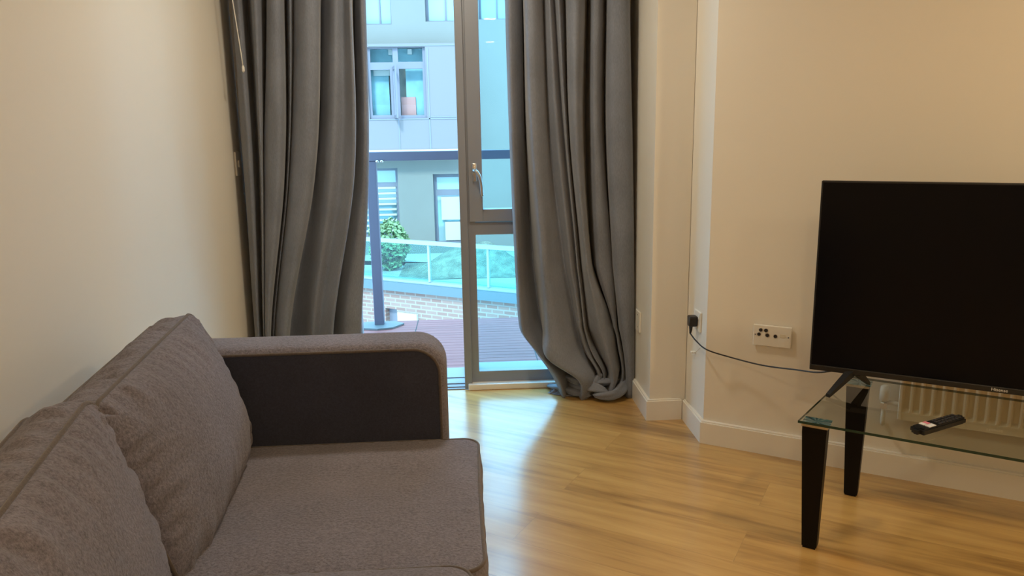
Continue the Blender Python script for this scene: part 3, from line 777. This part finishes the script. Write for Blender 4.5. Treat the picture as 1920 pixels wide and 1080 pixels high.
def plate_mat():
    m = bpy.data.materials.new('brushed_plate_glints'); m.use_nodes = True; t = m.node_tree; b = t.nodes['Principled BSDF']
    b.inputs['Metallic'].default_value = .4; b.inputs['Roughness'].default_value = .4
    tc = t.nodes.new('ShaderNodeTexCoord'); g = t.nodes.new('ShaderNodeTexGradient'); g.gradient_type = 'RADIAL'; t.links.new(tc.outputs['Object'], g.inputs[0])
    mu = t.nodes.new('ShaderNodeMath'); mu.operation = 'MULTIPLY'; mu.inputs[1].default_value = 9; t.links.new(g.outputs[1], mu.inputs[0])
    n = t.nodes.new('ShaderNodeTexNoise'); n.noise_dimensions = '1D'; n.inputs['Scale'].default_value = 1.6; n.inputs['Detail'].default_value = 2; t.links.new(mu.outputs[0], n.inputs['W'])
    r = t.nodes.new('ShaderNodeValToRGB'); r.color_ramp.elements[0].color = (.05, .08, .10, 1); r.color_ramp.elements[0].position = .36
    r.color_ramp.elements[1].color = (.95, 1, 1, 1); r.color_ramp.elements[1].position = .62; x = r.color_ramp.elements.new(.48); x.color = (.18, .50, .60, 1)  # dark, teal and white streaks paint the brushed metal's reflections
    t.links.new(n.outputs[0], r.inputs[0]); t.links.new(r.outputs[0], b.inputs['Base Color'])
    return m
M_rplate = plate_mat()
for i, (cc, sx, sy) in enumerate(((c0, 1, 1), (c1, -1, 1), (c2, -1, -1), (c3, 1, -1))):
    ex = fd * sx; ey = fn * sy
    o_ = cc + ex * .012 + ey * .010
    bm = bmesh.new()
    def ring(wx, wy, z): return [bm.verts.new(((o_ + ex * a * wx + ey * b * wy).x, (o_ + ex * a * wx + ey * b * wy).y, z)) for a, b in ((0, 0), (1, 0), (1, 1), (0, 1))]
    def ringo(i0, wx, wy, z): return [bm.verts.new(((o_ + ex * (i0 + a * wx) + ey * (i0 + b * wy)).x, (o_ + ex * (i0 + a * wx) + ey * (i0 + b * wy)).y, z)) for a, b in ((0, 0), (1, 0), (1, 1), (0, 1))]
    zt = TZ - GT - .010
    R = [ringo(.020, .038, .032, 0.0), ringo(.020, .038, .032, .006), ringo(.018, .044, .038, .007), ringo(0, .070, .055, zt - .02), ringo(0, .071, .056, zt)]
    for P0, P1 in zip(R[:-1], R[1:]):
        for k in range(4): bm.faces.new((P0[k], P0[(k + 1) % 4], P1[(k + 1) % 4], P1[k]))
    bm.faces.new(R[0][::-1]); bm.faces.new(R[-1])
    lg = obj('leg', bm, M_legblk, tb)
    bm = bmesh.new()
    for (z0, z1, e) in ((zt, TZ - GT - .0012, .003),):
        lo = [bm.verts.new(((o_ + ex * a + ey * b).x, (o_ + ex * a + ey * b).y, z0)) for a, b in ((-e, -e), (.074, -e), (.074, .060), (-e, .060))]
        hi = [bm.verts.new((v.co.x, v.co.y, z1)) for v in lo]
        bm.faces.new(lo[::-1]); bm.faces.new(hi)
        for k in range(4): bm.faces.new((lo[k], lo[(k + 1) % 4], hi[(k + 1) % 4], hi[k]))
    obj('mounting_cap', bm, M_chrome, lg, label='silver mounting cap')
    cm = o_ + ex * .037 + ey * .028
    bm = bmesh.new(); bx(bm, -.040, .040, -.033, .033, 0, .0012)
    pl = obj('metal_disc_plate', bm, M_rplate, tb, label='radially brushed square plate with painted reflections, under the glass corner')
    pl.location = (cm.x, cm.y, TZ - GT - .0012); pl.rotation_euler = (0, 0, radians(-34.9))

# ------------------------------------------------------------------ television
tv = empty('television', 'large black flat screen television standing on the glass table', 'television')
so_ = .455; sw = 1.11; oo = .345; zb, zt = .487, 1.134
tilt = 0
MT = MW @ Matrix.Translation((so_, -oo, 0))
def T_(name, x0, x1, y0, y1, z0, z1, m, bev=0, label=None, parent=None):
    bm = bmesh.new(); bx(bm, x0, x1, y0, y1, z0, z1, MT, bev); return obj(name, bm, m, parent or tv, label=label)
T_('casing', 0, sw, .002, .022, zb, zt, M_black, .003)
T_('screen', .006, sw - .006, 0, .0025, zb + .020, zt - .006, M_screen, 0, 'glossy black screen')
T_('bottom_bezel', 0.001, sw - .001, -.004, .004, zb, zb + .019, M_black, .002)
bm = bmesh.new()
vs = bx(bm, .16, sw - .16, .022, .068, zb + .03, zb + .36); 
for v in vs:
    if v.co.y > .05: v.co.x += .03 if v.co.x < sw / 2 else -.03; v.co.z += .02 if v.co.z < zb + .1 else -.06
for v in vs: v.co = MT @ v.co
obj('rear_housing', bm, M_black, tv)
# feet: inverted V, measured toe positions; the second mirrors the first about the screen centre
MTi = MT.inverted()
t1 = MTi @ atZ(1552, 745, TZ); t2 = MTi @ atZ(1628, 722, TZ); j = MTi @ atY(1604, 704, (MT @ Vector((.13, .012, 0))).y)
for mir in (0, 1):
    bm = bmesh.new()
    def mm(v): return MT @ (Vector((sw - v.x, v.y, v.z)) if mir else v)
    for toe, ap in ((t1, j + Vector((-.012, 0, 0))), (t2, j + Vector((.004, 0, 0)))):
        a = Vector((ap.x, .012, zb + .006)); b = Vector((toe.x, toe.y, TZ + .006)); d = (b - a); h = Vector((d.x, d.y, 0)).normalized(); sd2 = Vector((-h.y, h.x, 0))
        R4 = []
        for p, hw, hh in ((a, .012, .013), (a.lerp(b, .55), .010, .009), (b, .007, .0055)):
            R4.append([bm.verts.new(mm(p + sd2 * x * hw + Vector((0, 0, z * hh)))) for x, z in ((-1, -1), (1, -1), (1, 1), (-1, 1))])
        for P0, P1 in zip(R4[:-1], R4[1:]):
            for k in range(4): bm.faces.new((P0[k], P0[(k + 1) % 4], P1[(k + 1) % 4], P1[k]))
        bm.faces.new(R4[0][::-1]); bm.faces.new(R4[-1])
    obj('foot', bm, M_black, tv)
def text_mesh(s, size, Mx, m, parent, name):
    cu = bpy.data.curves.new('tmp', 'FONT'); cu.body = s; cu.size = size; cu.align_x = 'CENTER'; cu.align_y = 'CENTER'; cu.extrude = .0002
    to = bpy.data.objects.new('tmp', cu); COL.objects.link(to); bpy.context.view_layer.update()
    me = bpy.data.meshes.new_from_object(to.evaluated_get(bpy.context.evaluated_depsgraph_get())); bpy.data.objects.remove(to)
    me.transform(Mx); me.materials.clear(); me.materials.append(m); o = bpy.data.objects.new(name, me); COL.objects.link(o); o.parent = parent; return o
text_mesh('Hisense', .014, MT @ Matrix.Translation((sw / 2, -.0045, zb + .0098)) @ Matrix.Rotation(pi / 2, 4, 'X'), M_white, tv, 'maker_lettering')

# ------------------------------------------------------------------ remote
rc = empty('remote_control', 'slim black remote control lying on the glass table in front of the television', 'remote control', loc=(1.362, 2.005, TZ + .0005), rotz=radians(24))
bm = bmesh.new(); vs = bx(bm, -.108, .108, -.022, .022, 0, .019)
bmesh.ops.bevel(bm, geom=[e for e in bm.edges if abs(e.verts[0].co.z - e.verts[1].co.z) > .01], offset=.012, segments=4, affect='EDGES')
bmesh.ops.bevel(bm, geom=[e for e in bm.edges if all(v.co.z > .018 for v in e.verts) or all(v.co.z < .001 for v in e.verts)], offset=.004, segments=2, affect='EDGES')
obj('body', bm, M_black, rc)
M_btn = mat('grey_rubber_key', (.045, .042, .045), .6)
def key(name, x, y, a, b, m, label=None):
    box(name, x - a, x + a, y - b, y + b, .0188, .0212, m, rc, bev=.0006, label=label)
for i in range(7):
    for jn in range(3): key('button', -.012 + i * .0155, (jn - 1) * .012, .0048, .0034, M_btn)
for (x, y, m, lb) in ((-.060, .0095, M_white, 'white app button'), (-.060, -.0095, M_white, 'white app button'), (-.044, .0095, M_pink, 'pink app button'), (-.044, -.0095, M_white, 'white app button')):
    key('app_button', x, y, .0072, .0082, m, lb)

# ------------------------------------------------------------------ sockets, plug, cable
def plate(name, label, cat, w_, h_, Mx, group=None):
    e = empty(name, label, cat, group); bm = bmesh.new(); bx(bm, -w_ / 2, w_ / 2, -.009, 0, -h_ / 2, h_ / 2, None, .003); bm.transform(Mx)
    obj('faceplate', bm, M_plast, e); return e
def disc(e, nm, x, z, r, Mx, m, d=.001):
    bm = bmesh.new(); lathe(bm, [(r, 0), (r, d)], (0, 0, 0), 'Y', 16)
    bm.transform(Mx @ Matrix.Translation((x, -.009 - d, z))); return obj(nm, bm, m, e)
# aerial and satellite outlet on the angled wall
MA = MW @ Matrix.Translation((.272, 0, .498))
ao = plate('aerial_outlet_plate', 'wide cream outlet plate with five round aerial sockets left of the television', 'wall outlet', .146, .086, MA)
for x, z, r in ((-.050, .004, .0066), (-.044, .022, .0066), (-.024, .022, .0070), (-.018, .003, .0070), (.013, .002, .0068)):
    disc(ao, 'aerial_socket', x, z, r, MA, M_hole)
    bm = bmesh.new(); tube(bm, [MA @ Vector((x + (r + .001) * cos(k * pi / 8), -.0098, z + (r + .001) * sin(k * pi / 8))) for k in range(16)], .0009, 6, closed=True); obj('socket_ring', bm, M_chrome, ao)
for x in (-.064, .062): disc(ao, 'screw', x, .002, .0028, MA, M_cladjoint)
bm = bmesh.new(); bx(bm, .030, .050, -.0102, -.009, .0, .012, MA); obj('telephone_socket', bm, M_rad, ao)
# power socket with plug on the return
MS = Matrix(((0, 1, 0, .964), (1, 0, 0, 3.058), (0, 0, 1, .505), (0, 0, 0, 1))) # local x -> +Y, local y -> +X
ps = plate('power_socket', 'white single power socket on the narrow return wall, black plug in it', 'power socket', .086, .086, MS)
bm = bmesh.new(); bx(bm, -.034, -.024, -.0125, -.009, .012, .030, MS, .001); obj('switch', bm, M_plast, ps)
pg = empty('plug', 'black three pin plug pushed into the power socket, its cable running to the television', 'plug')
bm = bmesh.new(); vs = bx(bm, -.022, .022, -.046, -.0095, -.024, .022, None, .006)
for v in bm.verts:
    if v.co.z < -.01: v.co.x *= .75
bm.transform(MS); obj('plug_body', bm, M_black, pg)
pb = MS @ Vector((0, -.034, -.022))
bm = bmesh.new(); tube(bm, [pb, pb + Vector((0, 0, -.018)), pb + Vector((-.002, 0, -.034))], [.008, .0065, .004], 10); obj('cord_grip', bm, M_black, pg, smooth=True)
p0 = pb + Vector((-.002, 0, -.034))
def cw(px, py, s_, o_):  # a point of the cable at distance o_ from the wall
    d = ray(px, py); t = ((WA - WN * o_ - EYE).dot(WN)) / d.dot(WN); return EYE + d * t
endp = MT @ Vector((.14, .03, zb + .02))
path = smoothpath([p0, atY(1306, 640, 3.0), cw(1326, 656, 0, .045), cw(1370, 670, 0, .04), cw(1430, 685, 0, .08), cw(1490, 693, 0, .17), cw(1540, 698, 0, .26), endp], 8)
bm = bmesh.new(); tube(bm, path, .0030, 8); obj('power_cable', bm, M_black, pg, smooth=True)
# blank plate on the pier side
MB_ = Matrix(((0, 1, 0, .797), (1, 0, 0, 3.455), (0, 0, 1, .41), (0, 0, 0, 1)))
bp_ = plate('blank_wall_plate', 'cream blank plate on the pier side next to the right curtain', 'wall plate', .086, .100, MB_)
for z in (.03, -.03): disc(bp_, 'screw', 0, z, .0028, MB_, M_cladjoint)
cc = atY(1297, 661, 3.09)
bm = bmesh.new(); bx(bm, .9445, .9635, 3.085, 3.105, cc.z - .004, cc.z + .004, None, .002); tube(bm, [(.952, 3.085, cc.z), (.948, 3.03, cc.z + .022), (.953, 2.99, cc.z + .05)], .0016, 6)
tag(obj('cable_clip', bm, M_plast), 'small white clip and thin wire below the plug on the return wall', 'cable clip')
# light switch on the left wall
ML = Matrix(((0, -1, 0, XL), (1, 0, 0, 3.655), (0, 0, 1, 1.185), (0, 0, 0, 1)))
sw_ = plate('light_switch', 'cream light switch on the left wall beside the curtain', 'light switch', .074, .112, ML)
bm = bmesh.new(); bx(bm, -.014, .014, -.015, -.009, -.016, .016, ML, .002); obj('rocker', bm, M_plast, sw_)

# ------------------------------------------------------------------ radiator
rd = empty('radiator', 'cream panel radiator on the angled wall behind the television', 'radiator')
rs0, rs1 = .735, 1.90; rz0, rz1 = .255, .84
bm = bmesh.new(); n = int((rs1 - rs0) / .0333)
prof = []
for k in range(n):
    a = rs0 + .012 + k * .0333
    prof += [(a, -.075), (a + .006, -.066), (a + .0225, -.066), (a + .0285, -.075)]
def fl_(z, inset): return [bm.verts.new(MW @ Vector((x, y + inset, z))) for x, y in prof]
def flat(z): return [bm.verts.new(MW @ Vector((x, -.073, z))) for x, y in prof]
R = [flat(rz0), flat(rz0 + .028), fl_(rz0 + .045, 0), fl_(rz1 - .045, 0), flat(rz1 - .028), flat(rz1)]
for P0, P1 in zip(R[:-1], R[1:]):
    for k in range(len(P0) - 1): bm.faces.new((P0[k], P0[k + 1], P1[k + 1], P1[k]))
obj('front_panel', bm, M_rad, rd)
for xa in (rs0, rs1 - .012):
    bm = bmesh.new(); bx(bm, xa, xa + .012, -.078, -.022, rz0, rz1, MW, .003); obj('side_cover', bm, M_pipe, rd)
bm = bmesh.new(); bx(bm, rs0 + .012, rs1 - .012, -.035, -.022, rz0, rz1, MW); obj('rear_panel', bm, M_rad, rd)
bm = bmesh.new(); bx(bm, rs0, rs1, -.078, -.022, rz1, rz1 + .006, MW); obj('top_grille', bm, M_rad, rd)
bm = bmesh.new()
tube(bm, smoothpath([MW @ Vector((rs0 + .004, -.048, rz0 + .05)), MW @ Vector((rs0 - .03, -.048, rz0 + .05)), MW @ Vector((rs0 - .045, -.048, rz0 + .035)), MW @ Vector((rs0 - .047, -.048, rz0 - .02)), MW @ Vector((rs0 - .047, -.040, rz0 - .035)), MW @ Vector((rs0 - .047, -.02, rz0 - .042)), MW @ Vector((rs0 - .047, -.0005, rz0 - .042))], 5), .0085, 10)
obj('pipe', bm, M_pipe, rd, smooth=True)
bm = bmesh.new(); lathe(bm, [(.010, 0), (.017, .004), (.018, .03), (.016, .055), (.010, .06)], MW @ Vector((rs0 - .047, -.048, rz0 + .055)), 'Z', 14)
obj('valve_head', bm, M_pipe, rd, smooth=True)
bm = bmesh.new(); lathe(bm, [(.013, 0), (.014, .002), (.014, .02), (.012, .024)], MW @ Vector((rs0 - .047, -.048, rz0 + .028)), 'Z', 6); obj('valve_nut', bm, M_chrome, rd)
for s in (rs0 + .15, rs1 - .15):
    bm = bmesh.new(); bx(bm, s, s + .03, -.022, 0, rz0 + .05, rz1 - .05, MW); obj('wall_bracket', bm, M_rad, rd)

# ------------------------------------------------------------------ ceiling downlights
lab = ['nearest the window', 'nearest the television', 'above the middle of the sofa side', 'behind the camera on the television side', 'nearest the back wall']
for (x, y, P_), lb in zip(LAMPS, lab):
    e = empty('ceiling_downlight', 'round recessed ceiling downlight ' + lb, 'ceiling light', 'recessed ceiling downlights', loc=(x, y, ZC))
    bm = bmesh.new(); lathe(bm, [(.070, 0), (.072, -.004), (.060, -.009), (.055, -.006)], (0, 0, 0), 'Z', 32); obj('trim_ring', bm, M_ceil, e, smooth=True)
    bm = bmesh.new(); lathe(bm, [(.052, -.0095), (.053, -.011), (.050, -.0125)], (0, 0, 0), 'Z', 32); obj('diffuser', bm, M_lamp, e, smooth=True)
    ld = bpy.data.lights.new('downlight', 'AREA'); ld.shape = 'DISK'; ld.size = .22 if y > 2.5 else .12; ld.energy = P_; ld.color = LAMPW if y > 2.5 else LAMPC
    lo_ = bpy.data.objects.new('downlight_lamp', ld); COL.objects.link(lo_); lo_.parent = e; lo_.location = (0, 0, -.02)
